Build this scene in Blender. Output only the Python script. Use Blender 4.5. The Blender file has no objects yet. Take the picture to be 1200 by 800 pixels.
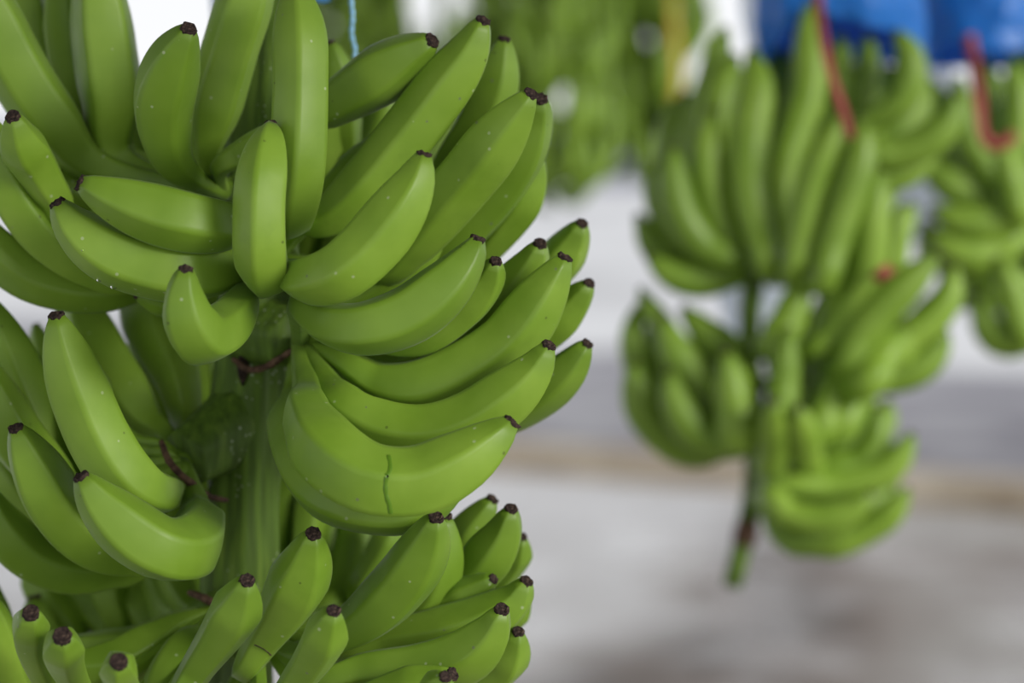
import bpy, math, random
from mathutils import Vector, Matrix, Euler, noise

R = math.radians
SC = bpy.context.scene
COL = SC.collection

# ------------------------------------------------------------------ camera
F = 1200 * 85 / 36.0
CAM_LOC = Vector((0, 0, 1.3)); CAM_ROT = Euler((R(90 - 5.8), 0, 0))
cd = bpy.data.cameras.new('camera'); cam = bpy.data.objects.new('camera', cd); COL.objects.link(cam)
cam.location = CAM_LOC; cam.rotation_euler = CAM_ROT
cd.lens = 85; cd.sensor_width = 36; cd.clip_start = .05; cd.clip_end = 300
cd.dof.use_dof = True; cd.dof.focus_distance = 1.57; cd.dof.aperture_fstop = 2.9
SC.camera = cam
CM = Matrix.Translation(CAM_LOC) @ CAM_ROT.to_matrix().to_4x4()
CMI = CM.inverted()

def P(x, y, d):                      # photograph pixel + distance -> world point
    return CM @ Vector(((x - 600) / F * d, -(y - 400) / F * d, -d))

def G(x, y, z=0.0):                  # photograph pixel -> point on a horizontal plane
    a = P(x, y, 1.0); v = a - CAM_LOC
    return CAM_LOC + v * ((z - CAM_LOC.z) / v.z)

# ------------------------------------------------------------------ world and sun
w = bpy.data.worlds.new('overcast_sky'); SC.world = w; w.use_nodes = True
nt = w.node_tree; bg = nt.nodes['Background']
tc = nt.nodes.new('ShaderNodeTexCoord'); sx = nt.nodes.new('ShaderNodeSeparateXYZ')
cr = nt.nodes.new('ShaderNodeValToRGB')
cr.color_ramp.elements[0].position = 0.0; cr.color_ramp.elements[0].color = (.90, .91, .93, 1)
cr.color_ramp.elements[1].position = 0.7; cr.color_ramp.elements[1].color = (.74, .79, .86, 1)
nt.links.new(tc.outputs['Generated'], sx.inputs[0]); nt.links.new(sx.outputs['Z'], cr.inputs[0])
nt.links.new(cr.outputs[0], bg.inputs[0]); bg.inputs[1].default_value = 1.12
sd = bpy.data.lights.new('sun', 'SUN'); sun = bpy.data.objects.new('sun', sd); COL.objects.link(sun)
sd.energy = 3.3; sd.angle = R(24); sd.color = (1.0, .97, .90)
sun.rotation_euler = Vector((-.72, .62, -.36)).to_track_quat('-Z', 'Y').to_euler()
SC.view_settings.view_transform = 'Standard'; SC.view_settings.look = 'None'
SC.view_settings.exposure = -0.04; SC.view_settings.gamma = 1.0; SC.view_settings.use_curve_mapping = False

# ------------------------------------------------------------------ materials
def new_mat(name, col, rough=.5, spec=.5):
    m = bpy.data.materials.new(name); m.use_nodes = True
    b = m.node_tree.nodes['Principled BSDF']
    b.inputs['Base Color'].default_value = (*col, 1); b.inputs['Roughness'].default_value = rough
    b.inputs['Specular IOR Level'].default_value = spec
    return m, m.node_tree, b

def N(nt, kind, **kw):
    n = nt.nodes.new(kind)
    for k, v in kw.items(): setattr(n, k, v)
    return n

def ramp(nt, src, stops, interp='LINEAR'):
    r = N(nt, 'ShaderNodeValToRGB'); r.color_ramp.interpolation = interp
    e = r.color_ramp.elements
    while len(e) < len(stops): e.new(.5)
    for i, (p, c) in enumerate(stops): e[i].position = p; e[i].color = (*c, 1) if len(c) == 3 else c
    nt.links.new(src, r.inputs[0]); return r

def mix(nt, fac, a, b, blend='MIX'):
    m = N(nt, 'ShaderNodeMix', data_type='RGBA', blend_type=blend)
    for sock, v in ((m.inputs[0], fac), (m.inputs[6], a), (m.inputs[7], b)):
        if isinstance(v, (int, float)): sock.default_value = v
        elif isinstance(v, tuple): sock.default_value = (*v, 1)
        else: nt.links.new(v, sock)
    return m.outputs[2]

def noise_tex(nt, vec, scale, detail=3, rough=.5):
    n = N(nt, 'ShaderNodeTexNoise'); n.inputs['Scale'].default_value = scale
    n.inputs['Detail'].default_value = detail; n.inputs['Roughness'].default_value = rough
    nt.links.new(vec, n.inputs['Vector']); return n.outputs['Fac']

def banana_material(name, base, pale, dark, spots=True):
    m, nt, b = new_mat(name, base, .43, .36)
    tc = N(nt, 'ShaderNodeTexCoord'); v = tc.outputs['Object']
    oi = N(nt, 'ShaderNodeObjectInfo')
    n1 = noise_tex(nt, v, 22, 3)
    c = mix(nt, ramp(nt, n1, [(.3, (0, 0, 0)), (.75, (1, 1, 1))]).outputs[0], base, pale)
    # every fruit a touch different
    c = mix(nt, ramp(nt, oi.outputs['Random'], [(0, (0, 0, 0)), (1, (.45, .45, .45))]).outputs[0], c, dark)
    at = N(nt, 'ShaderNodeAttribute', attribute_name='along')
    ends = ramp(nt, at.outputs['Fac'], [(0, (.6, .6, .6)), (.16, (0, 0, 0)), (.93, (0, 0, 0)), (1, (.55, .55, .55))])
    c = mix(nt, ends.outputs[0], c, (dark[0] * 1.1, dark[1] * 1.05, dark[2]))
    if spots:
        vo = N(nt, 'ShaderNodeTexVoronoi'); vo.inputs['Scale'].default_value = 95; nt.links.new(v, vo.inputs['Vector'])
        sz = ramp(nt, vo.outputs['Distance'], [(0, (1, 1, 1)), (.09, (1, 1, 1)), (.12, (0, 0, 0))])
        sep = N(nt, 'ShaderNodeSeparateColor'); nt.links.new(vo.outputs['Color'], sep.inputs[0])
        pick = ramp(nt, sep.outputs[0], [(.0, (0, 0, 0)), (.72, (1, 1, 1))], 'CONSTANT')
        pick2 = ramp(nt, sep.outputs[1], [(.0, (0, 0, 0)), (.86, (1, 1, 1))], 'CONSTANT')
        f1 = mix(nt, 1.0, sz.outputs[0], pick.outputs[0], 'MULTIPLY')
        f2 = mix(nt, 1.0, sz.outputs[0], pick2.outputs[0], 'MULTIPLY')
        f1s = mix(nt, 1.0, f1, (.45, .45, .45), 'MULTIPLY'); f2s = mix(nt, 1.0, f2, (.6, .6, .6), 'MULTIPLY')
        c = mix(nt, f1s, c, (.5, .56, .38)); c = mix(nt, f2s, c, (.05, .07, .01))
        # faint scuffs
        n3 = noise_tex(nt, v, 9, 6, .7)
        c = mix(nt, ramp(nt, n3, [(.60, (0, 0, 0)), (.72, (.22, .22, .22))]).outputs[0], c, dark)
    # waxy bloom seen at grazing angles
    nt.links.new(c, b.inputs['Base Color'])
    b.inputs['Sheen Weight'].default_value = .07; b.inputs['Sheen Roughness'].default_value = .35
    b.inputs['Sheen Tint'].default_value = (.85, .95, .85, 1)
    bp = N(nt, 'ShaderNodeBump'); bp.inputs['Strength'].default_value = .12; bp.inputs['Distance'].default_value = .001
    nt.links.new(noise_tex(nt, v, 160, 3), bp.inputs['Height']); nt.links.new(bp.outputs[0], b.inputs['Normal'])
    r2 = ramp(nt, noise_tex(nt, v, 30, 2), [(.3, (.36, .36, .36)), (.7, (.56, .56, .56))])
    nt.links.new(r2.outputs[0], b.inputs['Roughness'])
    return m

M_BAN = banana_material('green_banana_skin', (.172, .300, .022), (.250, .392, .044), (.088, .172, .011))
M_BANFAR = banana_material('far_green_banana_skin', (.175, .30, .024), (.25, .39, .046), (.08, .155, .010), spots=False)
M_TIP, nt, b = new_mat('dry_brown_tip', (.035, .022, .018), .9, .2)
tc = N(nt, 'ShaderNodeTexCoord')
nt.links.new(ramp(nt, noise_tex(nt, tc.outputs['Object'], 420, 4, .7), [(.35, (.012, .008, .008)), (.55, (.05, .032, .026)), (.75, (.17, .115, .08))]).outputs[0], b.inputs['Base Color'])
bp = N(nt, 'ShaderNodeBump'); bp.inputs['Strength'].default_value = .8; bp.inputs['Distance'].default_value = .002
nt.links.new(noise_tex(nt, tc.outputs['Object'], 500, 3), bp.inputs['Height']); nt.links.new(bp.outputs[0], b.inputs['Normal'])

M_STALK, nt, b = new_mat('green_stalk_skin', (.07, .15, .02), .55, .22)
tc = N(nt, 'ShaderNodeTexCoord'); mp = N(nt, 'ShaderNodeMapping'); mp.inputs['Scale'].default_value = (1, 1, .07)
nt.links.new(tc.outputs['Object'], mp.inputs[0])
c = ramp(nt, noise_tex(nt, mp.outputs[0], 130, 3), [(.3, (.06, .105, .014)), (.55, (.105, .185, .022)), (.75, (.17, .27, .035))]).outputs[0]
c = mix(nt, ramp(nt, noise_tex(nt, tc.outputs['Object'], 14, 3), [(.5, (0, 0, 0)), (.7, (.6, .6, .6))]).outputs[0], c, (.055, .08, .03))
vo = N(nt, 'ShaderNodeTexVoronoi'); vo.inputs['Scale'].default_value = 190; nt.links.new(tc.outputs['Object'], vo.inputs['Vector'])
sp = ramp(nt, vo.outputs['Distance'], [(.16, (1, 1, 1)), (.24, (0, 0, 0))])
pt = ramp(nt, noise_tex(nt, tc.outputs['Object'], 26, 2), [(.52, (0, 0, 0)), (.62, (.75, .75, .75))])
c = mix(nt, mix(nt, 1.0, sp.outputs[0], pt.outputs[0], 'MULTIPLY'), c, (.42, .48, .33))
nt.links.new(c, b.inputs['Base Color'])
bp = N(nt, 'ShaderNodeBump'); bp.inputs['Strength'].default_value = .35; bp.inputs['Distance'].default_value = .002
nt.links.new(noise_tex(nt, mp.outputs[0], 220, 3), bp.inputs['Height']); nt.links.new(bp.outputs[0], b.inputs['Normal'])
M_SCAR, nt, b = new_mat('brown_bract_scar', (.10, .055, .035), .85, .2)
tc = N(nt, 'ShaderNodeTexCoord')
nt.links.new(ramp(nt, noise_tex(nt, tc.outputs['Object'], 180, 4), [(.35, (.05, .028, .02)), (.7, (.19, .11, .07))]).outputs[0], b.inputs['Base Color'])

def film(name, col, trans, rough=.35):
    m, nt, b = new_mat(name, col, rough, .5)
    tb = N(nt, 'ShaderNodeBsdfTranslucent'); tb.inputs[0].default_value = (*col, 1)
    tp = N(nt, 'ShaderNodeBsdfTransparent')
    m1 = N(nt, 'ShaderNodeMixShader'); m1.inputs[0].default_value = .45
    m2 = N(nt, 'ShaderNodeMixShader'); m2.inputs[0].default_value = trans
    out = nt.nodes['Material Output']
    nt.links.new(b.outputs[0], m1.inputs[1]); nt.links.new(tb.outputs[0], m1.inputs[2])
    nt.links.new(m1.outputs[0], m2.inputs[1]); nt.links.new(tp.outputs[0], m2.inputs[2])
    nt.links.new(m2.outputs[0], out.inputs[0])
    return m
M_BLUE = film('blue_plastic_film', (.03, .27, .78), .08)
M_PALE = film('pale_blue_plastic_film', (.78, .87, 1.0), .45)
M_TWINE, _, _ = new_mat('light_blue_twine', (.30, .60, .88), .5)
M_RED, _, _ = new_mat('red_ribbon_cloth', (.30, .045, .045), .7)
M_YEL, _, _ = new_mat('yellow_tape', (.62, .38, .04), .5)

# ------------------------------------------------------------------ mesh helpers
def link(name, verts, faces, m, parent=None, origin=None, smooth=True, attr=None):
    o0 = origin if origin is not None else verts[0]
    me = bpy.data.meshes.new(name)
    me.from_pydata([tuple(Vector(v) - Vector(o0)) for v in verts], [], faces)
    me.materials.append(m)
    if smooth: me.shade_smooth()
    if attr:
        a = me.attributes.new('along', 'FLOAT', 'POINT'); a.data.foreach_set('value', attr)
    me.update()
    o = bpy.data.objects.new(name, me); COL.objects.link(o)
    if parent is not None:
        base = parent.location.copy(); q = parent.parent
        while q is not None: base += q.location; q = q.parent
        o.parent = parent; o.location = Vector(o0) - base
    else: o.location = o0
    return o

def tag(o, label=None, cat=None, group=None, kind=None):
    if label: o['label'] = label
    if cat: o['category'] = cat
    if group: o['group'] = group
    if kind: o['kind'] = kind
    return o

def thing(name, loc, label, cat, group=None):
    o = bpy.data.objects.new(name, None); o.empty_display_size = .05
    COL.objects.link(o); o.location = loc
    return tag(o, label, cat, group)

def crom(pts, n):
    """centripetal-ish Catmull-Rom through tuples, n samples, uniform in arc length"""
    pts = [Vector(p) for p in pts]
    ext = [pts[0] * 2 - pts[1]] + pts + [pts[-1] * 2 - pts[-2]]
    dense = []
    for i in range(1, len(ext) - 2):
        p0, p1, p2, p3 = ext[i - 1:i + 3]
        for k in range(16):
            t = k / 16
            dense.append(.5 * ((2 * p1) + (p2 - p0) * t + (2 * p0 - 5 * p1 + 4 * p2 - p3) * t * t + (3 * p1 - p0 - 3 * p2 + p3) * t ** 3))
    dense.append(pts[-1])
    L = [0]
    for a, c_ in zip(dense, dense[1:]): L.append(L[-1] + (c_ - a).length)
    out = []; j = 0
    for i in range(n):
        s = L[-1] * i / (n - 1)
        while j < len(L) - 2 and L[j + 1] < s: j += 1
        t = (s - L[j]) / max(1e-9, L[j + 1] - L[j])
        out.append(dense[j].lerp(dense[j + 1], min(1, t)))
    return out, L[-1]

def tube(path, radii, seg, section=None, rot=0, cap=True):
    n = len(path); verts = []; faces = []
    T = [(path[min(i + 1, n - 1)] - path[max(i - 1, 0)]).normalized() for i in range(n)]
    u = T[0].orthogonal().normalized()
    ref = (CM.to_3x3() @ Vector((0, 0, 1)))
    u = (ref - T[0] * ref.dot(T[0]));  u = u.normalized() if u.length > .2 else T[0].orthogonal().normalized()
    for i in range(n):
        if i:
            u = u - T[i] * u.dot(T[i]); u.normalize()
        v = T[i].cross(u)
        for k in range(seg):
            a = 2 * math.pi * k / seg
            s = section(a, i / (n - 1)) if section else 1
            r = radii[i] * s
            verts.append(path[i] + (u * math.cos(a + rot) + v * math.sin(a + rot)) * r)
    for i in range(n - 1):
        for k in range(seg):
            k2 = (k + 1) % seg
            faces.append((i * seg + k, i * seg + k2, (i + 1) * seg + k2, (i + 1) * seg + k))
    if cap:
        faces.append(tuple(range(seg - 1, -1, -1))); faces.append(tuple((n - 1) * seg + k for k in range(seg)))
    return verts, faces, T, u

def penta(sharp):
    q = math.pi * 2 / 5
    def f(a, t):
        x = (a % q) - q / 2
        poly = math.cos(q / 2) / math.cos(x)
        k = sharp * min(1, t * 4)
        return (1 - k) + k * poly * 1.1
    return f

def banana(parent, pts3, width_m, n=44, seg=40, mat=None, rot=0.0, sharp=.70, body_at=.15, tipw=.25, neck=.33, label=None, name='banana', tip=True, seed=0, rs=None):
    """pts3: world points from pedicel to blossom end. body_at: fraction of length where the body begins"""
    rnd = random.Random(seed)
    path, L = crom(pts3, n)
    rad = []
    W = width_m
    for i in range(n):
        s = i / (n - 1); dt = (1 - s) * L / W
        up = min(1, max(0, s - body_at * .45) / max(1e-4, body_at * 1.25)); up = up * up * (3 - 2 * up)
        a = neck + (1 - neck) * up
        q = min(1, dt / 1.45)
        b_ = tipw + (1 - tipw) * math.sin(math.pi / 2 * q) ** .8
        if rs:
            a = 1.0
            for (s0, r0_), (s1, r1_) in zip(rs, rs[1:]):
                if s0 <= s <= s1:
                    tt = (s - s0) / max(1e-6, s1 - s0); a = r0_ + (r1_ - r0_) * tt * tt * (3 - 2 * tt) if r1_ > r0_ else r0_ + (r1_ - r0_) * tt
        rad.append(W / 2 * min(a, b_) * (1 + .015 * math.sin(s * 17 + seed)))
    verts, faces, T, u = tube(path, rad, seg, penta(sharp), rot)
    al = [i / (n - 1) for i in range(n) for _ in range(seg)]
    body = link(name, verts, faces, mat or M_BAN, parent, origin=pts3[0], attr=al)
    if label: body['label'] = label
    if tip:
        e = path[-1]; t = T[-1]; u = (u - t * u.dot(t)).normalized(); v = t.cross(u)
        r0 = rad[-1]; sg = 14 if n > 30 else 8; vs = []; fs = []
        prof = [(1.03, -.30), (1.05, .05), (1.0, .30), (.72, .30), (.50, .08), (.22, .22)]
        if n <= 30: prof = [(1.05, -.3), (1.15, .3), (.5, .45)]
        for (rr, h) in prof:
            for k in range(sg):
                a = 2 * math.pi * k / sg
                j = 1 + rnd.uniform(-.10, .12); hh = h + rnd.uniform(-.14, .16) * (rr > .6)
                vs.append(e + (u * math.cos(a) + v * math.sin(a)) * r0 * rr * j + t * r0 * hh)
        for i in range(len(prof) - 1):
            for k in range(sg): fs.append((i * sg + k, i * sg + (k + 1) % sg, (i + 1) * sg + (k + 1) % sg, (i + 1) * sg + k))
        fs.append(tuple((len(prof) - 1) * sg + k for k in range(sg)))
        link('blossom_tip', vs, fs, M_TIP, body, origin=e)
    return body

# ------------------------------------------------------------------ setting
def quad_grid(name, corners, nx, ny, m, hfun=None, kind='structure'):
    a, b_, c_, d_ = [Vector(v) for v in corners]; vs = []; fs = []
    for j in range(ny + 1):
        for i in range(nx + 1):
            s, t = i / nx, j / ny
            p = a.lerp(b_, s).lerp(d_.lerp(c_, s), t)
            if hfun: p.z += hfun(p)
            vs.append(p)
    for j in range(ny):
        for i in range(nx):
            q = j * (nx + 1) + i; fs.append((q, q + 1, q + nx + 2, q + nx + 1))
    o = link(name, vs, fs, m, origin=Vector((0, 0, 0))); tag(o, kind=kind); return o

def paler(nt, v, c, col):            # sky sheen and brighter light on the left, painted into the concrete colour
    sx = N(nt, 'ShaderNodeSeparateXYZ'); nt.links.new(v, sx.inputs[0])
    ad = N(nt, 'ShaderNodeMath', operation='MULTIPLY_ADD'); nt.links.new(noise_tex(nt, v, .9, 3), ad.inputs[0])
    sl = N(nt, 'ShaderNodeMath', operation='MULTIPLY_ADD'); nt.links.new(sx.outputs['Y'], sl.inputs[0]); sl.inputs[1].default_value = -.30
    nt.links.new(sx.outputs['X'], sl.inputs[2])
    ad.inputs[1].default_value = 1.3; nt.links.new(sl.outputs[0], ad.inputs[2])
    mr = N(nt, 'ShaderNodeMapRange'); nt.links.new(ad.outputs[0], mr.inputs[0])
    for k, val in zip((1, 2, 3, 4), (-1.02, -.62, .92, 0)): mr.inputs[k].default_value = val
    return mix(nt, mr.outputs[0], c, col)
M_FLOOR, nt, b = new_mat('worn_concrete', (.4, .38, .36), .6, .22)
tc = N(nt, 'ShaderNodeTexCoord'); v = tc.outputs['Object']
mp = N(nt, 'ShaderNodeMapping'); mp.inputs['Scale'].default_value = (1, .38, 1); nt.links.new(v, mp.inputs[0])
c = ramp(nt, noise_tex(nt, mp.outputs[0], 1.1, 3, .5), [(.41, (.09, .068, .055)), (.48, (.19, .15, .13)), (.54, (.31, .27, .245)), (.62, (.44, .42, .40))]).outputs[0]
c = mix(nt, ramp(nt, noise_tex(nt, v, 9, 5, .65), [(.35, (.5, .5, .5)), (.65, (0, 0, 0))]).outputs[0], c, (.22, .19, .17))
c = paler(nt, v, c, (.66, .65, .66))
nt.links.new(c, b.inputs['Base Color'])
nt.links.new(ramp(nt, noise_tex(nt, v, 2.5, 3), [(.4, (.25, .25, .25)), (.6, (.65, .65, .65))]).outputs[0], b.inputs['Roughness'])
M_YARD, nt, b = new_mat('pale_yard_concrete', (.8, .79, .8), .8, .2)
tc = N(nt, 'ShaderNodeTexCoord')
nt.links.new(ramp(nt, noise_tex(nt, tc.outputs['Object'], .5, 4), [(.4, (.48, .47, .47)), (.6, (.62, .61, .61))]).outputs[0], b.inputs['Base Color'])
M_LANE, nt, b = new_mat('grey_asphalt', (.3, .3, .36), .8, .2)
tc = N(nt, 'ShaderNodeTexCoord')
nt.links.new(ramp(nt, noise_tex(nt, tc.outputs['Object'], 2.2, 4), [(.4, (.20, .19, .21)), (.62, (.33, .32, .335))]).outputs[0], b.inputs['Base Color'])
M_KERB, nt, b = new_mat('tan_kerb', (.42, .30, .19), .8, .2)
tc = N(nt, 'ShaderNodeTexCoord')
nt.links.new(ramp(nt, noise_tex(nt, tc.outputs['Object'], 3, 4), [(.35, (.30, .235, .165)), (.6, (.56, .49, .39))]).outputs[0], b.inputs['Base Color'])

def gp(x, y): return G(x, y)
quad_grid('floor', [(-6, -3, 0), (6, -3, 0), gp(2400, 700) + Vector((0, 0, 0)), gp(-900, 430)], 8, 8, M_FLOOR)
M_WALL, nt, b = new_mat('blue_grey_wall_paint', (.27, .28, .34), .8, .2)
tc = N(nt, 'ShaderNodeTexCoord')
nt.links.new(ramp(nt, noise_tex(nt, tc.outputs['Object'], .8, 4), [(.4, (.22, .23, .29)), (.65, (.34, .34, .39))]).outputs[0], b.inputs['Base Color'])
vs = [(x, y, z) for z in (-.05, .95) for x, y in ((-25, 35), (30, 35), (30, 35.25), (-25, 35.25))]
tag(link('wall_back', vs, [(3, 2, 1, 0), (4, 5, 6, 7), (0, 1, 5, 4), (1, 2, 6, 5), (2, 3, 7, 6), (3, 0, 4, 7)], M_WALL, smooth=False), kind='structure')
M_ROOF, nt, b = new_mat('grey_sheet_metal', (.22, .23, .24), .6, .3)
def corr(p): return .03 * math.sin(p.x * 14)
quad_grid('added_shade_roof', [(-6, -2.2, 3.0), (2.9, -2.2, 3.0), (2.9, 9, 3.0), (-6, 9, 3.0)], 120, 2, M_ROOF, corr)  # unseen roof, added and sized to cut sky light yet admit the sun
# tan kerb separating the shed floor from the grey lane, running away to the left
KA, KB = gp(2400, 700), gp(-900, 430)
kd = (KB - KA).normalized(); kn = Vector((-kd.y, kd.x, 0))
if kn.y < 0: kn = -kn
def slab(name, a, b_, wdt, h, m, lift=0.0):
    n_ = kn * wdt; vs = []
    for z in (lift, h): vs += [a + Vector((0, 0, z)), b_ + Vector((0, 0, z)), b_ + n_ + Vector((0, 0, z)), a + n_ + Vector((0, 0, z))]
    o = link(name, vs, [(3, 2, 1, 0), (4, 5, 6, 7), (0, 1, 5, 4), (1, 2, 6, 5), (2, 3, 7, 6), (3, 0, 4, 7)], m, smooth=False)
    tag(o, kind='structure'); return o
slab('trim_1', KA, KB, .35, .06, M_KERB, -.02)
la, lb = KA + kn * .35, KB + kn * .35
slab('lane', la - kd * 4, lb + kd * 4, 3.4, 0.0, M_LANE, -.05)
slab('yard', la - kd * 40 + kn * 3.4, lb + kd * 60 + kn * 3.4, 90, -.004, M_YARD, -.05)

# ------------------------------------------------------------------ near bunch
ST = [(330, -120, 1.74), (318, 60, 1.745), (306, 200, 1.75), (302, 340, 1.75), (296, 430, 1.755), (288, 560, 1.76), (282, 680, 1.765), (278, 800, 1.77), (274, 930, 1.78)]
near = thing('banana_bunch', P(302, 340, 1.75), 'big sharp bunch of green bananas hanging at the left, nearest the camera', 'banana bunch')
pth, L = crom([P(*p) for p in ST], 90)
def stalk_sec(a, t): return 1 + .07 * math.cos(6 * a + 1.1) + .03 * math.cos(3 * a + 1) + .022 * math.sin(17 * a + t * 5)
rr = [.0275 + .0015 * math.sin(i * .4) for i in range(90)]
vs, fs, _, _ = tube(pth, rr, 56, stalk_sec)
link('stalk', vs, fs, M_STALK, near)

CROWN = {'A': (262, 225, 1.715), 'B': (318, 305, 1.715), 'T': (335, 260, 1.72), 'C': (352, 402, 1.705), 'D': (212, 545, 1.705), 'E': (262, 712, 1.715), 'F': (300, 735, 1.71), 'U': (300, 300, 1.73)}
S = {}   # banana specification: crown, depth at body start, depth at tip, width px, points, options
def nb(crown, d0, d1, wpx, pts, **kw):
    c = CROWN[crown] if crown else None
    q = []; n_ = len(pts)
    known = {i: p[2] for i, p in enumerate(pts) if len(p) > 2}
    known.setdefault(0, d0); known[n_ - 1] = d1
    ks = sorted(known)
    for i, p in enumerate(pts):
        lo = max(k for k in ks if k <= i); hi = min(k for k in ks if k >= i)
        d = known[lo] if hi == lo else known[lo] + (known[hi] - known[lo]) * (i - lo) / (hi - lo)
        q.append((p[0], p[1], d))
    body_len = sum(math.dist(a[:2], b_[:2]) for a, b_ in zip(q, q[1:]))
    if c:
        l0 = math.dist(c[:2], q[0][:2]) + abs(c[2] - q[0][2]) * F / 1.65
        q = [c] + q
        ba = kw.pop('ba', l0 / (l0 + body_len))
    else: ba = kw.pop('ba', .1)
    rs = kw.pop('rs', None)
    if rs:                                   # girth at the first points of the path, then full
        ac = [0]; w3 = [P(*p) for p in q]
        for a, b_ in zip(w3, w3[1:]): ac.append(ac[-1] + (b_ - a).length)
        rs = [rs[0]] + list(rs) if c else list(rs)
        kw['rs'] = [(ac[i] / ac[-1], rs[i]) for i in range(len(rs))] + [(1.001, 1.0)]
    dm = sum(p[2] for p in q) / len(q)
    W = wpx * dm / F
    nb.k += 1
    return banana(near, [P(*p) for p in q], W * 1.08, body_at=ba, rot=kw.pop('rot', .3 + nb.k * .37), seed=nb.k, **kw)
nb.k = 0
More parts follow.
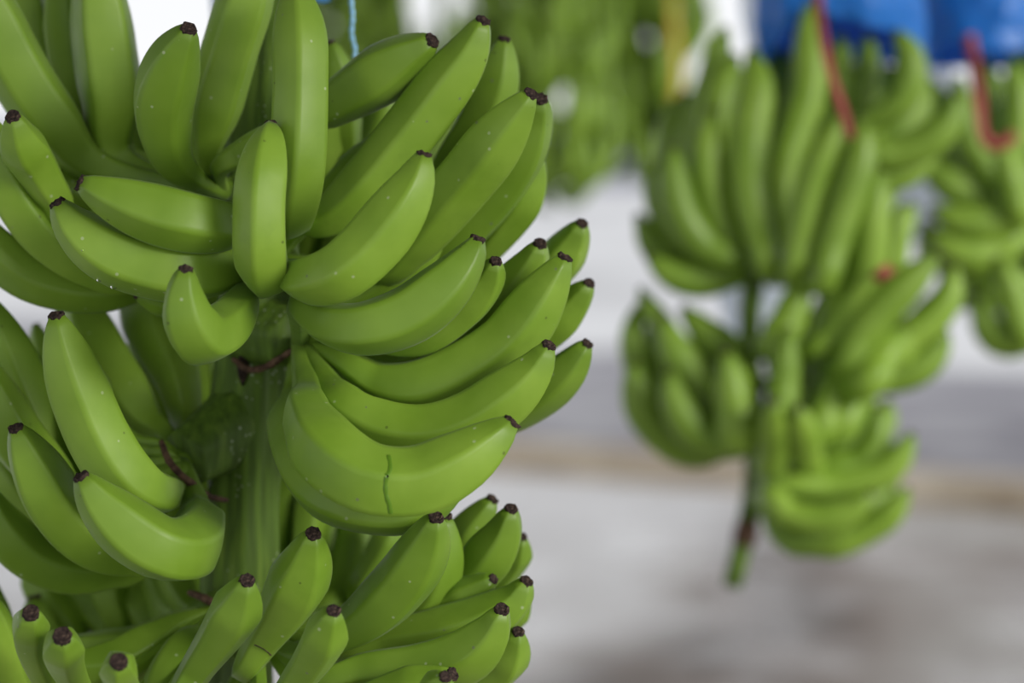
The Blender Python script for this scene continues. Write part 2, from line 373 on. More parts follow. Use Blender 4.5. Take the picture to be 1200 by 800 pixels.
NEAR = [
 # --- top hand, left
 ('A', 1.72, 1.66, 68, [(115, 195), (60, 140), (20, 80), (-15, 10), (-35, -60)], {}),
 ('A', 1.77, 1.76, 50, [(90, 160), (55, 85), (33, 20), (20, -50)], {}),
 ('A', 1.83, 1.84, 46, [(95, 150), (72, 70), (55, 0), (45, -60)], {}),
 ('A', 1.76, 1.74, 50, [(118, 175), (88, 110), (76, 40), (74, -40)], {}),
 ('A', 1.73, 1.70, 70, [(143, 188), (131, 110), (120, 30), (110, -60)], {}),
 ('A', 1.66, 1.575, 68, [(225, 208), (199, 180), (190, 125), (202, 75), (221, 34)], dict(rot=.9)),
 ('A', 1.69, 1.65, 62, [(242, 190), (250, 130), (268, 65), (290, -5), (310, -70)], {}),
 ('A', 1.80, 1.80, 50, [(308, 175), (306, 90), (312, 10), (320, -60)], {}),
 ('A', 1.665, 1.635, 46, [(258, 196), (285, 180), (315, 168), (345, 150)], {}),
 ('B', 1.68, 1.565, 56, [(330, 315, 1.66), (316, 325, 1.60), (307, 300, 1.55), (306, 235, 1.54), (312, 180, 1.55), (317, 147, 1.565)], dict(rot=.63)),
 ('T', 1.66, 1.60, 59, [(345, 262, 1.66), (340, 248, 1.61), (348, 200, 1.585), (352, 130, 1.58), (352, 50, 1.585), (345, -20, 1.60)], dict(rot=.5)),
 ('T', 1.69, 1.62, 67, [(352, 150), (382, 128), (422, 102), (468, 72), (506, 48)], dict(rot=.2)),
 ('T', 1.80, 1.77, 42, [(402, 215), (406, 150), (398, 95), (387, 50)], {}),
 ('T', 1.80, 1.79, 50, [(350, 230), (372, 190), (392, 140), (420, 80)], {}),
 ('B', 1.67, 1.615, 62, [(352, 262), (382, 256), (424, 224), (478, 160), (520, 105), (550, 62), (566, 24)], {}),
 ('B', 1.63, 1.52, 67, [(338, 318, 1.60), (358, 328, 1.555), (400, 318, 1.53), (438, 285), (468, 246), (488, 210), (497, 181)], dict(rot=.8)),
 ('T', 1.76, 1.71, 52, [(490, 240), (530, 185), (562, 140), (582, 95), (591, 46)], {}),
 ('B', 1.68, 1.60, 64, [(440, 320), (480, 290), (520, 240), (558, 195), (592, 150), (622, 110)], dict(rot=.6)),
 ('B', 1.73, 1.655, 62, [(480, 320), (530, 282), (575, 230), (607, 180), (625, 140), (634, 116)], {}),
 ('B', 1.76, 1.70, 52, [(500, 330), (555, 300), (590, 262), (618, 220), (631, 181)], {}),
 ('C', 1.60, 1.545, 64, [(352, 358, 1.60), (382, 378, 1.565), (425, 384, 1.55), (478, 368), (522, 334), (550, 300), (560, 280)], dict(rot=.4)),
 ('C', 1.66, 1.59, 50, [(400, 380), (450, 393), (500, 388), (542, 360), (570, 330), (581, 306)], {}),
 ('C', 1.69, 1.64, 58, [(450, 395), (520, 390), (565, 372), (600, 342), (622, 312), (633, 286)], {}),
 ('C', 1.66, 1.61, 66, [(405, 425), (445, 448), (495, 452), (548, 430), (598, 395), (635, 345), (662, 302)], {}),
 ('C', 1.76, 1.71, 54, [(560, 400), (615, 355), (650, 315), (670, 285), (682, 262)], {}),
 ('C', 1.74, 1.69, 52, [(540, 440), (600, 415), (642, 385), (672, 355), (690, 332)], {}),
 ('C', 1.64, 1.58, 62, [(366, 418, 1.675), (384, 448, 1.645), (410, 480, 1.62), (450, 500), (502, 506), (552, 492), (598, 462), (628, 432), (643, 405)], dict(rs=[.27, .48, .85, 1.0])),
 ('C', 1.72, 1.665, 52, [(500, 500), (575, 490), (625, 465), (662, 435), (688, 403)], {}),
 ('C', 1.62, 1.53, 75, [(353, 425, 1.67), (360, 458, 1.63), (362, 488, 1.585), (386, 530, 1.545), (432, 562, 1.53), (490, 565), (540, 543), (578, 515), (600, 495)], dict(key='sap', rs=[.30, .46, .78, 1.0], rot=.45)),
 ('C', 1.66, 1.60, 62, [(345, 455, 1.70), (350, 520, 1.64), (378, 572, 1.61), (430, 592), (490, 590), (545, 560)], dict(ba=.2)),
 # --- hidden back fruit that fills the gaps of the top hands
 ('B', 1.70, 1.68, 56, [(400, 350), (445, 330), (490, 290), (520, 250)], {}),
 ('B', 1.70, 1.68, 60, [(370, 250), (420, 210), (470, 150)], {}),
 ('C', 1.71, 1.69, 50, [(400, 410), (460, 425), (520, 405), (560, 380)], {}),
 # --- top hand, left fringe
 ('A', 1.67, 1.60, 60, [(95, 262), (65, 230), (40, 190), (24, 165), (15, 137)], dict(rot=.3)),
 ('B', 1.60, 1.55, 67, [(300, 262, 1.64), (270, 264, 1.59), (225, 259, 1.565), (175, 246), (130, 230), (94, 214)], dict(rot=1.0)),
 ('B', 1.62, 1.57, 68, [(300, 300, 1.66), (262, 310, 1.62), (215, 318, 1.59), (160, 308), (118, 290), (86, 264), (67, 238)], dict(key='drops', rot=.5)),
 ('B', 1.64, 1.50, 60, [(293, 330, 1.645), (285, 352, 1.60), (264, 382, 1.56), (238, 395, 1.53), (220, 375, 1.51), (215, 342, 1.505), (218, 315, 1.50)], dict(label='small sharply hooked green banana curling over the stalk', rot=.9)),
 ('B', 1.69, 1.67, 40, [(230, 340), (195, 352), (160, 345)], {}),
 ('B', 1.71, 1.67, 52, [(185, 325), (130, 338), (80, 336), (30, 320), (-10, 285), (-35, 240)], {}),
 ('B', 1.69, 1.64, 56, [(155, 328), (105, 316), (58, 282), (22, 235), (-2, 185), (-12, 140)], {}),
 # fillers seen only through gaps
 ('A', 1.80, 1.80, 56, [(140, 190), (112, 150), (98, 90), (95, 20)], {}),
 ('A', 1.76, 1.74, 60, [(150, 215), (105, 205), (60, 170), (30, 120)], {}),
 ('A', 1.74, 1.72, 60, [(140, 240), (100, 235), (60, 205), (30, 170)], {}),
 ('B', 1.74, 1.74, 60, [(230, 300), (180, 300), (120, 290), (70, 250)], {}),
 ('D', 1.86, 1.86, 56, [(235, 500), (222, 440), (212, 390), (205, 340)], {}),
 ('D', 1.84, 1.85, 54, [(252, 610), (244, 570), (238, 520), (236, 480)], {}),
 ('D', 1.88, 1.88, 56, [(262, 500), (250, 450), (244, 400), (240, 350)], {}),
 ('D', 1.80, 1.78, 56, [(110, 640), (60, 615), (20, 570), (-15, 520)], {}),
 ('D', 1.82, 1.80, 56, [(130, 560), (85, 530), (45, 490), (10, 450)], {}),
 ('E', 1.86, 1.86, 60, [(160, 750), (135, 710), (128, 670), (130, 630)], {}),
 ('E', 1.84, 1.84, 60, [(130, 790), (80, 780), (50, 750), (40, 700)], {}),
 ('F', 1.72, 1.70, 60, [(290, 790), (280, 830), (270, 870)], {}),
 ('F', 1.74, 1.72, 60, [(360, 800), (400, 810), (450, 800), (500, 780)], {}),
 # --- middle hand
 ('D', 1.63, 1.56, 66, [(208, 570, 1.68), (178, 577, 1.61), (145, 556, 1.59), (115, 510), (92, 455), (75, 405), (66, 370)], dict(rot=.2, rs=[.34, .80, 1.0])),
 ('D', 1.67, 1.60, 66, [(195, 648), (148, 650), (105, 632), (68, 595), (40, 545), (19, 502)], {}),
 ('D', 1.61, 1.53, 68, [(222, 566, 1.69), (228, 590, 1.67), (234, 616, 1.63), (222, 640, 1.585), (194, 645, 1.555), (155, 624), (118, 590), (95, 559)], dict(rs=[.34, .46, .85, 1.0], rot=.75, label='fat green banana hooked below the brown scar')),
 ('D', 1.72, 1.66, 54, [(170, 655), (120, 668), (75, 668), (32, 650), (0, 615), (-20, 570)], {}),
 ('D', 1.74, 1.70, 54, [(110, 600), (68, 535), (35, 470), (8, 405), (-15, 350)], {}),
 ('D', 1.80, 1.79, 44, [(75, 520), (45, 470), (26, 420), (14, 390)], {}),
 ('D', 1.88, 1.87, 34, [(100, 480), (60, 440), (42, 380)], {}),
 ('D', 1.69, 1.65, 60, [(100, 600), (60, 560), (20, 515), (-10, 460), (-25, 415)], {}),
 ('D', 1.80, 1.82, 50, [(190, 520, 1.74), (150, 500), (110, 455), (88, 400), (78, 350)], {}),
 ('D', 1.78, 1.80, 66, [(195, 512, 1.74), (168, 492), (132, 440), (104, 385), (90, 330)], {}),
 ('D', 1.82, 1.85, 72, [(218, 498, 1.78), (210, 450), (190, 400), (172, 345), (160, 300)], {}),
 ('D', 1.71, 1.73, 50, [(192, 522), (160, 516), (128, 496), (100, 450), (84, 400)], dict(rs=[.26, .30, .55, 1.0])),
 ('D', 1.70, 1.72, 50, [(194, 530), (162, 528), (130, 515), (98, 475), (80, 430)], dict(rs=[.26, .30, .55, 1.0])),
 ('D', 1.695, 1.71, 50, [(198, 540), (166, 542), (136, 532), (105, 500), (85, 460)], dict(rs=[.26, .30, .55, 1.0])),
 ('D', 1.69, 1.70, 50, [(204, 550), (176, 556), (150, 552), (120, 530), (95, 490)], dict(rs=[.26, .30, .55, 1.0])),
 ('D', 1.69, 1.68, 56, [(212, 558), (196, 585), (180, 612), (140, 640), (90, 620), (55, 570)], dict(rs=[.30, .32, .6, 1.0])),
 ('D', 1.70, 1.68, 56, [(216, 560), (208, 592), (200, 625), (160, 650), (120, 640)], dict(rs=[.30, .34, .7, 1.0])),
 ('A', 1.84, 1.84, 44, [(185, 205), (165, 165), (155, 120), (150, 70)], {}),
 # --- bottom hand
 ('E', 1.62, 1.52, 50, [(75, 835), (50, 790), (36, 752), (36, 718)], dict(rot=.2, tipw=.34)),
 ('E', 1.60, 1.50, 56, [(120, 850), (92, 805), (76, 772), (73, 745)], dict(tipw=.34)),
 ('E', 1.57, 1.47, 56, [(175, 850), (155, 820), (142, 795), (139, 775)], dict(tipw=.32)),
 ('E', 1.60, 1.53, 64, [(205, 825), (230, 785), (258, 745), (279, 710), (289, 680)], dict(rot=.9)),
 ('F', 1.64, 1.56, 66, [(285, 785), (312, 745), (338, 705), (358, 663), (367, 625)], dict(key='scratch')),
 ('F', 1.58, 1.50, 58, [(310, 835), (350, 795), (376, 755), (391, 716)], {}),
 ('F', 1.65, 1.56, 62, [(350, 765), (400, 742), (440, 715), (476, 678), (500, 638), (511, 606)], {}),
 ('F', 1.69, 1.64, 54, [(420, 750), (465, 730), (498, 700), (517, 655), (522, 605)], {}),
 ('F', 1.74, 1.70, 52, [(490, 730), (520, 680), (548, 630), (577, 585)], {}),
 ('F', 1.69, 1.64, 56, [(480, 735), (530, 700), (565, 662), (589, 628), (599, 596)], {}),
 ('F', 1.76, 1.72, 42, [(550, 710), (585, 680), (605, 652), (612, 629)], {}),
 ('F', 1.68, 1.64, 46, [(460, 740), (510, 718), (550, 695), (578, 678)], {}),
 ('F', 1.66, 1.62, 56, [(400, 765), (455, 750), (515, 742), (565, 728), (602, 705), (617, 681)], {}),
 ('F', 1.73, 1.71, 40, [(560, 750), (598, 725), (618, 700)], {}),
 ('F', 1.63, 1.57, 62, [(370, 792), (430, 785), (490, 782), (543, 768), (574, 742), (588, 714)], {}),
 ('F', 1.67, 1.62, 52, [(500, 835), (550, 815), (585, 785), (600, 762), (607, 740)], {}),
 ('F', 1.58, 1.50, 52, [(440, 850), (490, 828), (522, 793)], {}),
 ('F', 1.60, 1.56, 60, [(380, 840), (440, 820), (490, 805), (530, 790)], {}),
 ('E', 1.88, 1.87, 46, [(322, 690), (330, 620), (337, 560), (335, 520)], {}),
 ('E', 1.86, 1.87, 50, [(370, 710), (360, 650), (365, 590), (380, 540)], {}),
 ('E', 1.83, 1.82, 46, [(400, 720), (425, 680), (448, 645), (470, 600)], {}),
 ('E', 1.90, 1.90, 60, [(390, 700), (400, 650), (408, 590), (410, 540)], {}),
 ('E', 1.86, 1.88, 56, [(120, 770), (75, 730), (50, 690), (40, 640)], {}),
 ('E', 1.86, 1.90, 60, [(170, 760), (125, 730), (100, 690), (95, 640)], {}),
 ('E', 1.84, 1.90, 60, [(200, 745), (168, 715), (155, 670), (150, 620)], {}),
 ('E', 1.80, 1.88, 56, [(235, 720), (212, 690), (205, 650), (205, 600)], {}),
 ('E', 1.70, 1.66, 50, [(215, 728), (180, 752), (140, 775), (100, 782), (60, 780)], {}),
 ('E', 1.76, 1.74, 40, [(210, 725), (165, 750), (120, 758), (80, 752)], {}),
 ('E', 1.70, 1.62, 56, [(245, 738), (222, 762), (195, 800), (170, 850)], {}),
 ('E', 1.68, 1.60, 54, [(90, 850), (30, 820), (0, 765), (-14, 700)], {}),
 ('E', 1.78, 1.75, 54, [(60, 830), (20, 790), (-10, 730), (-20, 670)], {}),
]
KEY = {}
for c_, d0, d1, w_, pts, kw in NEAR:
    kw = dict(kw); k_ = kw.pop('key', None); o_ = nb(c_, d0, d1, w_, pts, **kw)
    if k_: KEY[k_] = (o_, near.location + o_.location)
from mathutils.bvhtree import BVHTree
def on_skin(key, x, y):
    o_, off = KEY[key]
    bv = BVHTree.FromPolygons([v.co + off for v in o_.data.vertices], [tuple(p.vertices) for p in o_.data.polygons])
    h = bv.ray_cast(CAM_LOC, (P(x, y, 1) - CAM_LOC).normalized())
    return (h[0], h[1]) if h[0] is not None else None
def trickle(name, key, pts, rad_, m, dip=.72):
    hits = [h for h in (on_skin(key, x, y) for x, y in crom2(pts, 60)) if h]
    if len(hits) < 4: return
    path = [h[0] + h[1] * rad_ * dip * (-1 if h[1].dot(CAM_LOC - h[0]) > 0 else 1) for h in hits]; n_ = len(path)
    v_, f_, _, _ = tube(path, [rad_ * (.97 + .03 * math.sin(i * .6)) * (1 if 0 < i < n_ - 1 else .4) for i in range(n_)], 8)
    link(name, v_, f_, m, KEY[key][0])
def crom2(pts, n): return [(p.x, p.y) for p in crom([(x, y, 0) for x, y in pts], n)[0]]
M_SAP, _, _ = new_mat('dark_green_sap', (.095, .20, .012), .35, .4)
trickle('sap_streak', 'sap', [(455, 532), (457, 548), (452, 562), (452, 578), (456, 592), (458, 603)], .0024, M_SAP)
trickle('scratch', 'scratch', [(298, 755), (305, 758), (313, 763), (318, 768)], .00045, M_TIP, 0)
M_DROP, _, b_d = new_mat('clear_water', (1, 1, 1), .02, .5); b_d.inputs['Transmission Weight'].default_value = 1; b_d.inputs['IOR'].default_value = 1.33
for dx, dy, dr in ((116, 331, .0016), (133, 339, .0021), (97, 296, .0010)):
    h = on_skin('drops', dx, dy - 3) or on_skin('drops', dx + 3, dy - 8)
    if h:
        bm_v = []; bm_f = []
        for i in range(7):
            for k in range(12):
                th = math.pi * i / 6; ph = 2 * math.pi * k / 12
                bm_v.append(h[0] + Vector((math.sin(th) * math.cos(ph), math.sin(th) * math.sin(ph), math.cos(th) * .85)) * dr)
        for i in range(6):
            for k in range(12): bm_f.append((i * 12 + k, i * 12 + (k + 1) % 12, (i + 1) * 12 + (k + 1) % 12, (i + 1) * 12 + k))
        link('water_droplet', bm_v, bm_f, M_DROP, KEY['drops'][0], origin=h[0])

# fruit on the far side of the stalk
rnd = random.Random(5)
for (sx_, sy_, sd_) in ((306, 210, 1.75), (300, 330, 1.75), (288, 520, 1.76), (280, 730, 1.77)):
    c0 = P(sx_, sy_, sd_)
    for k in range(7):
        a = R(52 + k * 12.7 + rnd.uniform(-3, 3)); dr = Vector((math.cos(a), math.sin(a), 0))
        up = Vector((0, 0, 1)); s_ = rnd.uniform(.92, 1.05)
        q = [c0 + dr * .02, c0 + dr * .06 * s_ - up * .010, c0 + dr * .105 * s_ - up * .004, c0 + dr * .135 * s_ + up * .035, c0 + dr * .142 * s_ + up * .085]
        banana(near, q, .034, n=26, seg=16, body_at=.25, rot=k, seed=900 + k)

# crowns (cushions) from which each hand grows
def crown(a, b_, r0, r1, lumps):
    path, L = crom([P(*p) for p in (a, tuple((x + y) / 2 for x, y in zip(a, b_)), b_)], 16)
    sec = lambda an, t: 1 + .07 * math.cos(lumps * an) * t + .05 * math.sin(2 * an)
    v_, f_, _, _ = tube(path, [r0 + (r1 - r0) * (i / 15) ** .8 for i in range(16)], 40, sec)
    link('crown_cushion', v_, f_, M_STALK, near)
crown((276, 500, 1.750), (216, 540, 1.712), .030, .020, 5)
crown((305, 385, 1.745), (345, 398, 1.712), .030, .020, 6)
crown((300, 240, 1.745), (300, 300, 1.71), .030, .028, 7)
crown((285, 730, 1.76), (262, 722, 1.725), .032, .022, 6)
def scar(pts, r):
    path, L = crom([P(*p) for p in pts], 40)
    v_, f_, _, _ = tube(path, [r * (.55 + .45 * math.sin(math.pi * min(1, .1 + i / 44))) * (1 + .25 * noise.noise(Vector((i * .6, r * 900, 0)))) for i in range(40)], 10)
    link('bract_scar', v_, f_, M_SCAR, near)
scar([(189, 517, 1.688), (197, 538, 1.676), (212, 556, 1.670), (232, 572, 1.685), (247, 582, 1.705), (266, 586, 1.722)], .0028)
scar([(273, 420, 1.722), (292, 433, 1.716), (315, 428, 1.708), (340, 412, 1.690), (366, 398, 1.690)], .0026)
scar([(222, 694, 1.718), (238, 700, 1.700), (252, 706, 1.699), (268, 700, 1.716)], .0028)
# dark hollow where a bract fell
v_, f_, _, _ = tube(crom([P(283, 412, 1.7265), P(285, 430, 1.7265), P(284, 452, 1.7275)], 10)[0], [.0008, .002, .0033, .0042, .0045, .0043, .0038, .003, .0018, .0006], 12)
link('bract_hollow', v_, f_, M_TIP, near)

# ------------------------------------------------------------------ other bunches, traced hand by hand
def stalk_obj(parent, pts, r, seg=20):
    path, L = crom([P(*p) for p in pts], 40)
    v_, f_, _, _ = tube(path, [r * (1 - .25 * i / 39) for i in range(40)], seg, lambda a, t: 1 + .05 * math.cos(6 * a))
    link('stalk', v_, f_, M_STALK, parent)

def on_line(pts, y):
    for a, b_ in zip(pts, pts[1:]):
        if a[1] <= y <= b_[1]:
            t = (y - a[1]) / (b_[1] - a[1]); return tuple(p + (q - p) * t for p, q in zip(a, b_))
    return pts[-1] if y > pts[-1][1] else pts[0]

EXTRA = [
 (2.84, 2.84, 40, [(880, 300), (850, 270), (820, 220), (800, 160)]),
 (2.84, 2.84, 40, [(880, 300), (830, 300), (790, 280), (770, 240)]),
 (2.84, 2.84, 40, [(930, 300), (960, 250), (975, 190), (975, 130)]),
 (2.84, 2.84, 40, [(930, 320), (990, 270), (1030, 230), (1040, 190)]),
 (2.84, 2.84, 44, [(900, 270), (890, 210), (860, 150), (850, 100)]),
 (2.78, 2.78, 40, [(950, 380), (1000, 330), (1040, 310), (1050, 280)]),
 (2.78, 2.78, 40, [(960, 430), (1030, 420), (1070, 390), (1090, 350)]),
 (2.78, 2.78, 40, [(860, 480), (800, 460), (770, 430), (755, 390)]),
 (2.78, 2.78, 40, [(860, 510), (830, 480), (815, 430), (800, 400)]),
 (2.78, 2.78, 40, [(900, 540), (930, 500), (930, 440)]),
 (2.78, 2.78, 40, [(920, 560), (980, 530), (1000, 490), (1000, 450)]),
 (2.74, 2.74, 36, [(910, 600), (960, 600), (1020, 590), (1050, 560)]),
 (2.86, 2.86, 44, [(1000, 200), (1050, 150), (1075, 120), (1080, 90)]),
 (2.80, 2.80, 40, [(980, 300), (1020, 290), (1050, 270), (1070, 240)]),
 (2.80, 2.80, 40, [(930, 450), (990, 470), (1030, 500), (1040, 470)]),
 (2.84, 2.84, 44, [(950, 200), (960, 150), (965, 100), (965, 60)]),
]
def traced(parent, stalk, rows, sc=1.0):
    for i, (d0, d1, w_, pts) in enumerate(rows):
        n_ = len(pts)
        q = [(x, y, d0 + (d1 - d0) * k / (n_ - 1)) for k, (x, y) in enumerate(pts)]
        c_ = on_line(stalk, q[0][1])
        cq = (c_[0] + (q[0][0] - c_[0]) * .25, c_[1], c_[2] - .02)
        l0 = math.dist(cq[:2], q[0][:2]) + abs(cq[2] - q[0][2]) * F / q[0][2]
        lb_ = sum(math.dist(a[:2], b_[:2]) for a, b_ in zip(q, q[1:]))
        banana(parent, [P(*cq)] + [P(*p) for p in q], w_ * 1.22 * (d0 + d1) / 2 / F, n=24, seg=14, mat=M_BANFAR, rot=i * .7, body_at=min(.4, l0 / (l0 + lb_)), sharp=.4, seed=300 + i)

FS = [(975, -150, 2.78), (962, -40, 2.78), (945, 100, 2.78), (910, 230, 2.78), (880, 350, 2.78), (882, 480, 2.78), (884, 560, 2.77), (874, 620, 2.76), (858, 686, 2.74)]
far = thing('banana_bunch', P(905, 350, 2.78), 'blurred green banana bunch with bare stalk end hanging at right centre', 'banana bunch')
stalk_obj(far, FS, .0150)
v_, f_, _, _ = tube(crom([P(877, 612, 2.757), P(873, 628, 2.753), P(871, 640, 2.75)], 8)[0], [.0118, .0135, .014, .0142, .0142, .014, .0132, .0115], 16)
link('stalk_node', v_, f_, M_SCAR, far)
FAR = [
 (2.78, 2.76, 28, [(800, 240), (810, 160), (833, 95), (850, 32)]),
 (2.72, 2.74, 36, [(862, 292), (842, 235), (832, 175), (842, 120), (862, 66)]),
 (2.66, 2.66, 38, [(872, 300), (850, 275), (834, 225), (828, 185), (836, 130)]),
 (2.72, 2.70, 34, [(862, 306), (805, 303), (768, 288), (748, 252)]),
 (2.68, 2.66, 36, [(872, 320), (822, 328), (785, 320), (760, 300)]),
 (2.70, 2.70, 32, [(862, 302), (815, 290), (782, 255), (768, 215), (772, 190)]),
 (2.65, 2.64, 36, [(868, 305), (830, 290), (803, 258), (790, 215), (788, 172)]),
 (2.80, 2.80, 40, [(800, 230), (790, 190), (792, 150), (805, 110)]),
 (2.62, 2.66, 40, [(900, 318), (890, 275), (877, 220), (878, 155), (886, 100), (880, 60)]),
 (2.68, 2.70, 36, [(912, 280), (914, 215), (928, 165), (946, 112), (950, 60), (950, 5)]),
 (2.84, 2.86, 46, [(915, 240), (914, 170), (925, 110), (938, 60)]),
 (2.84, 2.86, 40, [(900, 230), (895, 160), (905, 100), (915, 60)]),
 (2.60, 2.58, 36, [(928, 318), (937, 288), (946, 240), (958, 198), (972, 165), (988, 136)]),
 (2.58, 2.57, 36, [(960, 330), (972, 298), (986, 255), (1001, 212), (1010, 172), (1008, 140)]),
 (2.62, 2.58, 36, [(945, 412), (975, 395), (1003, 358), (1018, 312), (1023, 255), (1030, 200)]),
 (2.68, 2.66, 30, [(1030, 320), (1048, 285), (1056, 240)]),
 (2.72, 2.70, 34, [(1000, 146), (1022, 141), (1050, 124), (1066, 95), (1066, 62), (1050, 38)]),
 (2.76, 2.76, 28, [(995, 135), (1008, 115), (1017, 78), (1018, 42)]),
 (2.77, 2.77, 26, [(980, 150), (984, 110), (986, 75), (984, 42)]),
 (2.84, 2.84, 50, [(990, 170), (1010, 140), (1030, 110), (1042, 80)]),
 (2.66, 2.64, 36, [(1005, 180), (1050, 180), (1088, 165), (1112, 140), (1120, 112)]),
 (2.68, 2.67, 32, [(1005, 208), (1042, 208), (1075, 195), (1100, 176)]),
 (2.74, 2.74, 40, [(1000, 240), (1030, 225), (1055, 205)]),
 (2.60, 2.58, 40, [(985, 432), (1003, 402), (1030, 366), (1064, 332), (1098, 300)]),
 (2.63, 2.62, 36, [(1035, 420), (1060, 396), (1090, 375), (1112, 345), (1118, 312)]),
 (2.58, 2.60, 36, [(1010, 450), (1028, 428), (1045, 405), (1060, 385)]),
 (2.66, 2.64, 38, [(1010, 438), (1045, 440), (1080, 428), (1102, 405), (1106, 388)]),
 (2.72, 2.72, 40, [(960, 400), (980, 370), (995, 340), (1000, 300)]),
 (2.60, 2.60, 36, [(905, 405), (920, 382), (934, 348), (944, 318)]),
 (2.58, 2.57, 32, [(912, 480), (918, 450), (921, 415), (925, 385)]),
 (2.70, 2.70, 24, [(800, 405), (776, 380), (760, 358), (751, 338)]),
 (2.72, 2.72, 28, [(765, 460), (747, 430), (742, 395), (748, 358)]),
 (2.68, 2.66, 36, [(862, 520), (822, 530), (786, 518), (758, 490), (745, 455), (743, 425)]),
 (2.62, 2.61, 38, [(862, 520), (826, 512), (802, 490), (788, 460), (785, 435)]),
 (2.66, 2.65, 40, [(848, 500), (822, 468), (804, 435), (788, 402), (775, 372)]),
 (2.68, 2.67, 38, [(880, 440), (852, 412), (825, 388), (800, 362)]),
 (2.60, 2.58, 42, [(866, 512), (862, 480), (857, 448), (850, 412)]),
 (2.76, 2.76, 46, [(880, 500), (830, 450), (790, 410), (765, 380)]),
 (2.63, 2.52, 36, [(902, 548), (906, 530), (908, 500), (906, 470)]),
 (2.63, 2.52, 32, [(948, 550), (945, 530), (940, 505), (934, 478)]),
 (2.61, 2.60, 34, [(955, 508), (967, 478), (975, 452), (976, 432)]),
 (2.62, 2.61, 36, [(975, 505), (995, 475), (1007, 450), (1010, 428)]),
 (2.72, 2.72, 44, [(940, 520), (955, 480), (960, 440)]),
 (2.64, 2.62, 40, [(955, 552), (1005, 545), (1026, 515), (1028, 478)]),
 (2.62, 2.60, 31, [(910, 566), (975, 568), (1030, 556), (1056, 532), (1068, 508)]),
 (2.64, 2.60, 29, [(905, 585), (930, 625), (975, 638), (1020, 618), (1046, 598), (1064, 572)]),
 (2.61, 2.57, 30, [(904, 580), (922, 600), (960, 608), (1000, 598), (1020, 578)]),
 (2.66, 2.58, 28, [(900, 590), (910, 618), (935, 636), (970, 630), (1000, 612)]),
 (2.70, 2.70, 40, [(920, 560), (960, 585), (1010, 590), (1045, 570)]),
]
traced(far, FS, FAR + EXTRA)

RS = [(1240, -150, 3.1), (1225, 0, 3.1), (1215, 150, 3.1), (1205, 300, 3.1), (1200, 400, 3.1)]
right = thing('banana_bunch', P(1215, 150, 3.1), 'blurred green banana bunch cut off by the right edge of the photo', 'banana bunch')
stalk_obj(right, RS, .017)
RIGHT = [
 (3.0, 2.98, 36, [(1178, 218), (1152, 196), (1136, 168), (1126, 128), (1124, 92)]),
 (2.98, 2.96, 36, [(1190, 235), (1145, 230), (1108, 213), (1080, 192)]),
 (2.96, 2.95, 38, [(1190, 240), (1168, 256), (1130, 260), (1092, 245)]),
 (2.98, 2.96, 38, [(1198, 275), (1162, 296), (1122, 294), (1090, 268)]),
 (2.96, 2.95, 32, [(1200, 395), (1190, 360), (1182, 330), (1172, 302)]),
 (2.98, 2.97, 34, [(1215, 395), (1178, 400), (1156, 382), (1148, 345)]),
 (3.0, 2.99, 26, [(1165, 385), (1148, 360), (1136, 330)]),
 (3.0, 3.0, 36, [(1185, 200), (1192, 150), (1192, 110), (1186, 70)]),
 (3.06, 3.06, 40, [(1175, 190), (1164, 150), (1160, 110), (1150, 70)]),
 (2.94, 2.93, 32, [(1195, 250), (1186, 220), (1178, 190), (1172, 165)]),
 (3.06, 3.06, 44, [(1190, 340), (1150, 320), (1120, 310), (1100, 290)]),
 (3.08, 3.08, 44, [(1190, 220), (1140, 200), (1105, 180), (1080, 150)]),
 (3.06, 3.06, 40, [(1200, 330), (1170, 330), (1150, 350), (1140, 300)]),
 (3.14, 3.14, 46, [(1190, 210), (1140, 160), (1105, 130), (1088, 95)]),
 (3.14, 3.14, 46, [(1195, 300), (1140, 290), (1100, 300), (1085, 260)]),
 (3.14, 3.14, 46, [(1195, 340), (1150, 330), (1125, 340), (1110, 300)]),
 (3.1, 3.1, 40, [(1215, 180), (1215, 140), (1210, 90), (1205, 50)]),
 (3.0, 3.0, 36, [(1230, 240), (1222, 280), (1214, 320), (1210, 300)]),
]
traced(right, RS, RIGHT)

# ------------------------------------------------------------------ strongly blurred bunches further back
def back_bunch(cx, y_top, y_bot, d, label, hands, seed, lean=0):
    rnd = random.Random(seed)
    t = thing('banana_bunch', P(cx, (y_top + y_bot) / 2, d), label, 'banana bunch')
    st = [(cx - lean, y_top - 120, d), (cx, y_top, d), (cx + lean, y_bot, d), (cx + lean * 1.2, y_bot + 12, d)]
    stalk_obj(t, st, .022, 12)
    for h in range(hands):
        y = y_top + (y_bot - y_top) * (h + .6) / hands; c0 = P(cx + lean * h / hands, y, d)
        n_ = 15
        for k in range(n_):
            a = 2 * math.pi * (k + .5 * (h % 2)) / n_ + rnd.uniform(-.1, .1)
            dr = Vector((math.cos(a), math.sin(a), 0)); s_ = rnd.uniform(.75, 1.15); up = Vector((0, 0, 1)) * rnd.uniform(.6, 1.5)
            c0 = P(cx + lean * h / hands, y + rnd.uniform(-24, 24), d)
            q = [c0 + dr * .02, c0 + dr * .055 - up * .015, c0 + dr * .10 * s_ - up * .012, c0 + dr * .135 * s_ + up * .03, c0 + dr * .14 * s_ + up * .085]
            banana(t, q, .042, n=14, seg=8, mat=M_BANFAR, body_at=.22, sharp=.3, rot=k, seed=seed * 40 + k)
    return t
back_bunch(632, -60, 222, 4.9, 'very blurred dark green banana bunch behind the top centre', 5, 3, 4)
back_bunch(742, -90, 190, 5.3, 'very blurred pale green banana bunch left of the white gap', 6, 4, 3)
back_bunch(405, -90, 150, 5.6, 'very blurred green bunch glimpsed behind the blue twine', 5, 6, 2)
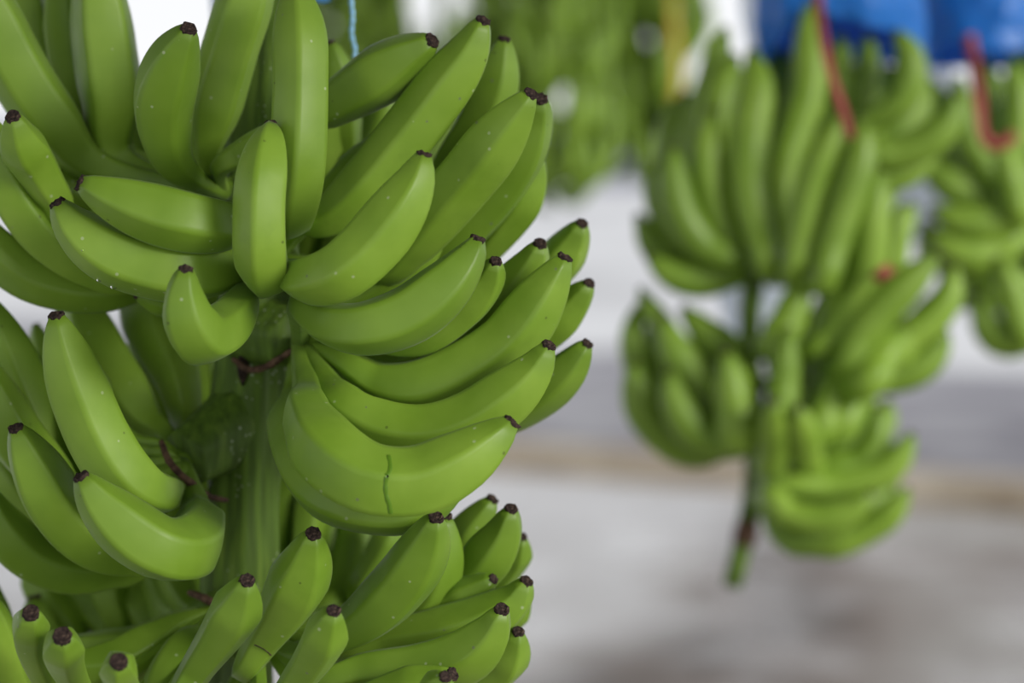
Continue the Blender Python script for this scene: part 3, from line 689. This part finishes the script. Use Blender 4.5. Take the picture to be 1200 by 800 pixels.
back_bunch(520, 60, 190, 7.5, 'very blurred small bunch far behind the upright banana tips', 4, 7, 2)

# ------------------------------------------------------------------ plastic bags, ribbons, twine
def sheet(name, rows, m, amp, label, cat, freq=30, nx=40, ny=14, group=None):
    """rows: lists of (x,y,d) across; surface lofted between, crinkled"""
    g = [crom([P(*p) for p in r], nx)[0] for r in rows]
    vs = []; fs = []
    for j in range(ny):
        t = j / (ny - 1) * (len(g) - 1); a = min(int(t), len(g) - 2); t -= a
        for i in range(nx):
            p = g[a][i].lerp(g[a + 1][i], t)
            n1 = noise.noise(p * freq) + .5 * noise.noise(p * freq * 2.3)
            p = p + Vector((.3 * n1, n1, .2 * n1)) * amp
            vs.append(p)
    for j in range(ny - 1):
        for i in range(nx - 1):
            q = j * nx + i; fs.append((q, q + 1, q + nx + 1, q + nx))
    o = link(name, vs, fs, m); tag(o, label, cat, group)
    md = o.modifiers.new('film', 'SOLIDIFY'); md.thickness = .0004
    return o
# bags rolled up around the tops of the two right hand bunches: tubes open at the bottom
def bag(cx, d, rad_px, hem, label, y0=-140):
    rows = []
    n_ = len(hem)
    def ring(f, yy, k=1.0):
        r = []
        for i in range(n_ + 1):
            a = math.pi * (1 - 2 * i / n_)       # starts at left, goes past the front
            x = cx + math.cos(a) * rad_px * k
            r.append((x, f(i), d - math.sin(math.pi * 2 * i / n_ * 1.0) * 0 - math.sin(a) * 0 + (math.sin(a)) * rad_px * k * d / F * (1 if True else 0)))
        return r
    hm = lambda i: hem[i % n_]
    rows = [ring(lambda i: y0, y0, .55), ring(lambda i: y0 * .45 + hm(i) * .0 - 0, 0, .95), ring(lambda i: hm(i) * .5 - 10, 0, 1.05), ring(hm, 0, 1.0)]
    return sheet('plastic_bag', rows, M_BLUE, .010, label, 'plastic bag', 26, 120, 26)
# hem heights listed around: left, back, right, front
bag(985, 2.80, 98, [66, 74, 70, 78, 72, 76, 74, 84, 94, 80, 44, 30, 22, 14, 44, 70], 'blue plastic bag gathered around the top of the bunch at right centre')
bag(1165, 3.06, 88, [96, 84, 80, 80, 80, 80, 80, 80, 72, 66, 62, 58, 62, 50, 56, 88], 'blue plastic bag around the bunch at the right edge')
sheet('plastic_sheet', [[(862, -60, 2.92), (885, -60, 2.9), (900, -60, 2.92)], [(868, 20, 2.92), (884, 20, 2.9), (902, 20, 2.92)], [(884, 92, 2.92), (894, 96, 2.9), (908, 96, 2.92)]], M_PALE, .006, 'pale blue plastic film hanging left of the blue bag', 'plastic film')
sheet('plastic_sheet', [[(838, 318, 2.93), (870, 318, 2.9), (925, 318, 2.92)], [(842, 350, 2.93), (875, 355, 2.9), (925, 360, 2.92)], [(856, 405, 2.93), (880, 415, 2.9), (950, 440, 2.92)]], M_PALE, .006, 'pale blue film seen through the gap in the right centre bunch', 'plastic film')
sheet('plastic_sheet', [[(1070, -100, 3.2), (1085, -100, 3.2), (1100, -100, 3.2)], [(1060, 150, 3.2), (1085, 150, 3.2), (1125, 150, 3.2)], [(1045, 225, 3.2), (1085, 235, 3.2), (1120, 240, 3.2)], [(1050, 285, 3.2), (1065, 285, 3.2), (1080, 285, 3.2)]], M_PALE, .006, 'pale blue film glinting between the two right hand bunches', 'plastic film')
sheet('plastic_sheet', [[(235, -60, 1.98), (255, -60, 1.97), (290, -60, 1.98)], [(245, 0, 1.98), (262, 8, 1.97), (290, 20, 1.98)], [(252, 110, 1.98), (268, 130, 1.97), (292, 120, 1.98)], [(246, 205, 1.98), (265, 205, 1.97), (290, 205, 1.98)]], M_PALE, .003, 'greyish blue plastic film behind the top of the nearest bunch', 'plastic film')
sheet('plastic_sheet', [[(366, -40, 1.9), (378, -40, 1.9), (392, -40, 1.9)], [(366, -14, 1.9), (378, -12, 1.9), (390, -14, 1.9)], [(368, 1, 1.9), (378, 3, 1.9), (386, 1, 1.9)]], film('sky_blue_plastic_film', (.15, .45, .85), .1), .002, 'scrap of bright blue plastic at the top edge beside the twine', 'plastic film')

def strand(name, pts, r, m, label, cat, wig=0, flat=1.0, parent=None):
    path, L = crom([P(*p) for p in pts], 60)
    path = [p + Vector((noise.noise(p * 60) * wig, noise.noise(p * 60 + Vector((9, 0, 0))) * wig, 0)) for p in path]
    v_, f_, _, _ = tube(path, [r * (1 + .25 * math.sin(i * 1.7)) for i in range(60)], 10, lambda a, t: math.hypot(math.cos(a) * flat, math.sin(a)))
    o = link(name, v_, f_, m, parent)
    if parent is None: tag(o, label, cat)
    return o
strand('twine', [(406, -40, 1.80), (410, 0, 1.80), (412, 30, 1.80), (415, 55, 1.80), (413, 76, 1.80), (410, 120, 1.79)], .0017, M_TWINE, 'frayed light blue twine hanging behind the nearest bunch', 'twine', .0025)
def ribbon(pts, wpx, label, name='ribbon', m=M_RED):
    path, L = crom([P(*p) for p in pts], 30); vs = []; fs = []
    for i, p in enumerate(path):
        t = (path[min(i + 1, 29)] - path[max(i - 1, 0)]).normalized(); a = .5 * math.sin(i * .25)
        s = t.cross(Vector((math.sin(a), math.cos(a), 0))).normalized() * wpx * pts[0][2] / F / 2
        vs += [p - s, p + s]
    for i in range(29): fs.append((2 * i, 2 * i + 1, 2 * i + 3, 2 * i + 2))
    o = link(name, vs, fs, m); tag(o, label, 'ribbon')
    md = o.modifiers.new('thick', 'SOLIDIFY'); md.thickness = .0008
    return o
ribbon([(958, -20, 2.60), (962, 30, 2.58), (972, 80, 2.56), (984, 118, 2.55), (997, 162, 2.54)], 11, 'red ribbon hanging down the front of the right centre bunch')
ribbon([(1136, 40, 2.90), (1142, 80, 2.90), (1147, 120, 2.89), (1153, 160, 2.88), (1168, 170, 2.88), (1190, 158, 2.88)], 14, 'dark red ribbon on the bunch at the right edge')
ribbon([(1026, 328, 2.56), (1034, 320, 2.55), (1044, 314, 2.56)], 14, 'small red ribbon scrap low on the right centre bunch')
ribbon([(786, -60, 4.9), (789, 20, 4.9), (794, 80, 4.9), (790, 125, 4.9)], 9, 'yellow tape hanging beside the pale blurred bunch', 'tape', M_YEL)
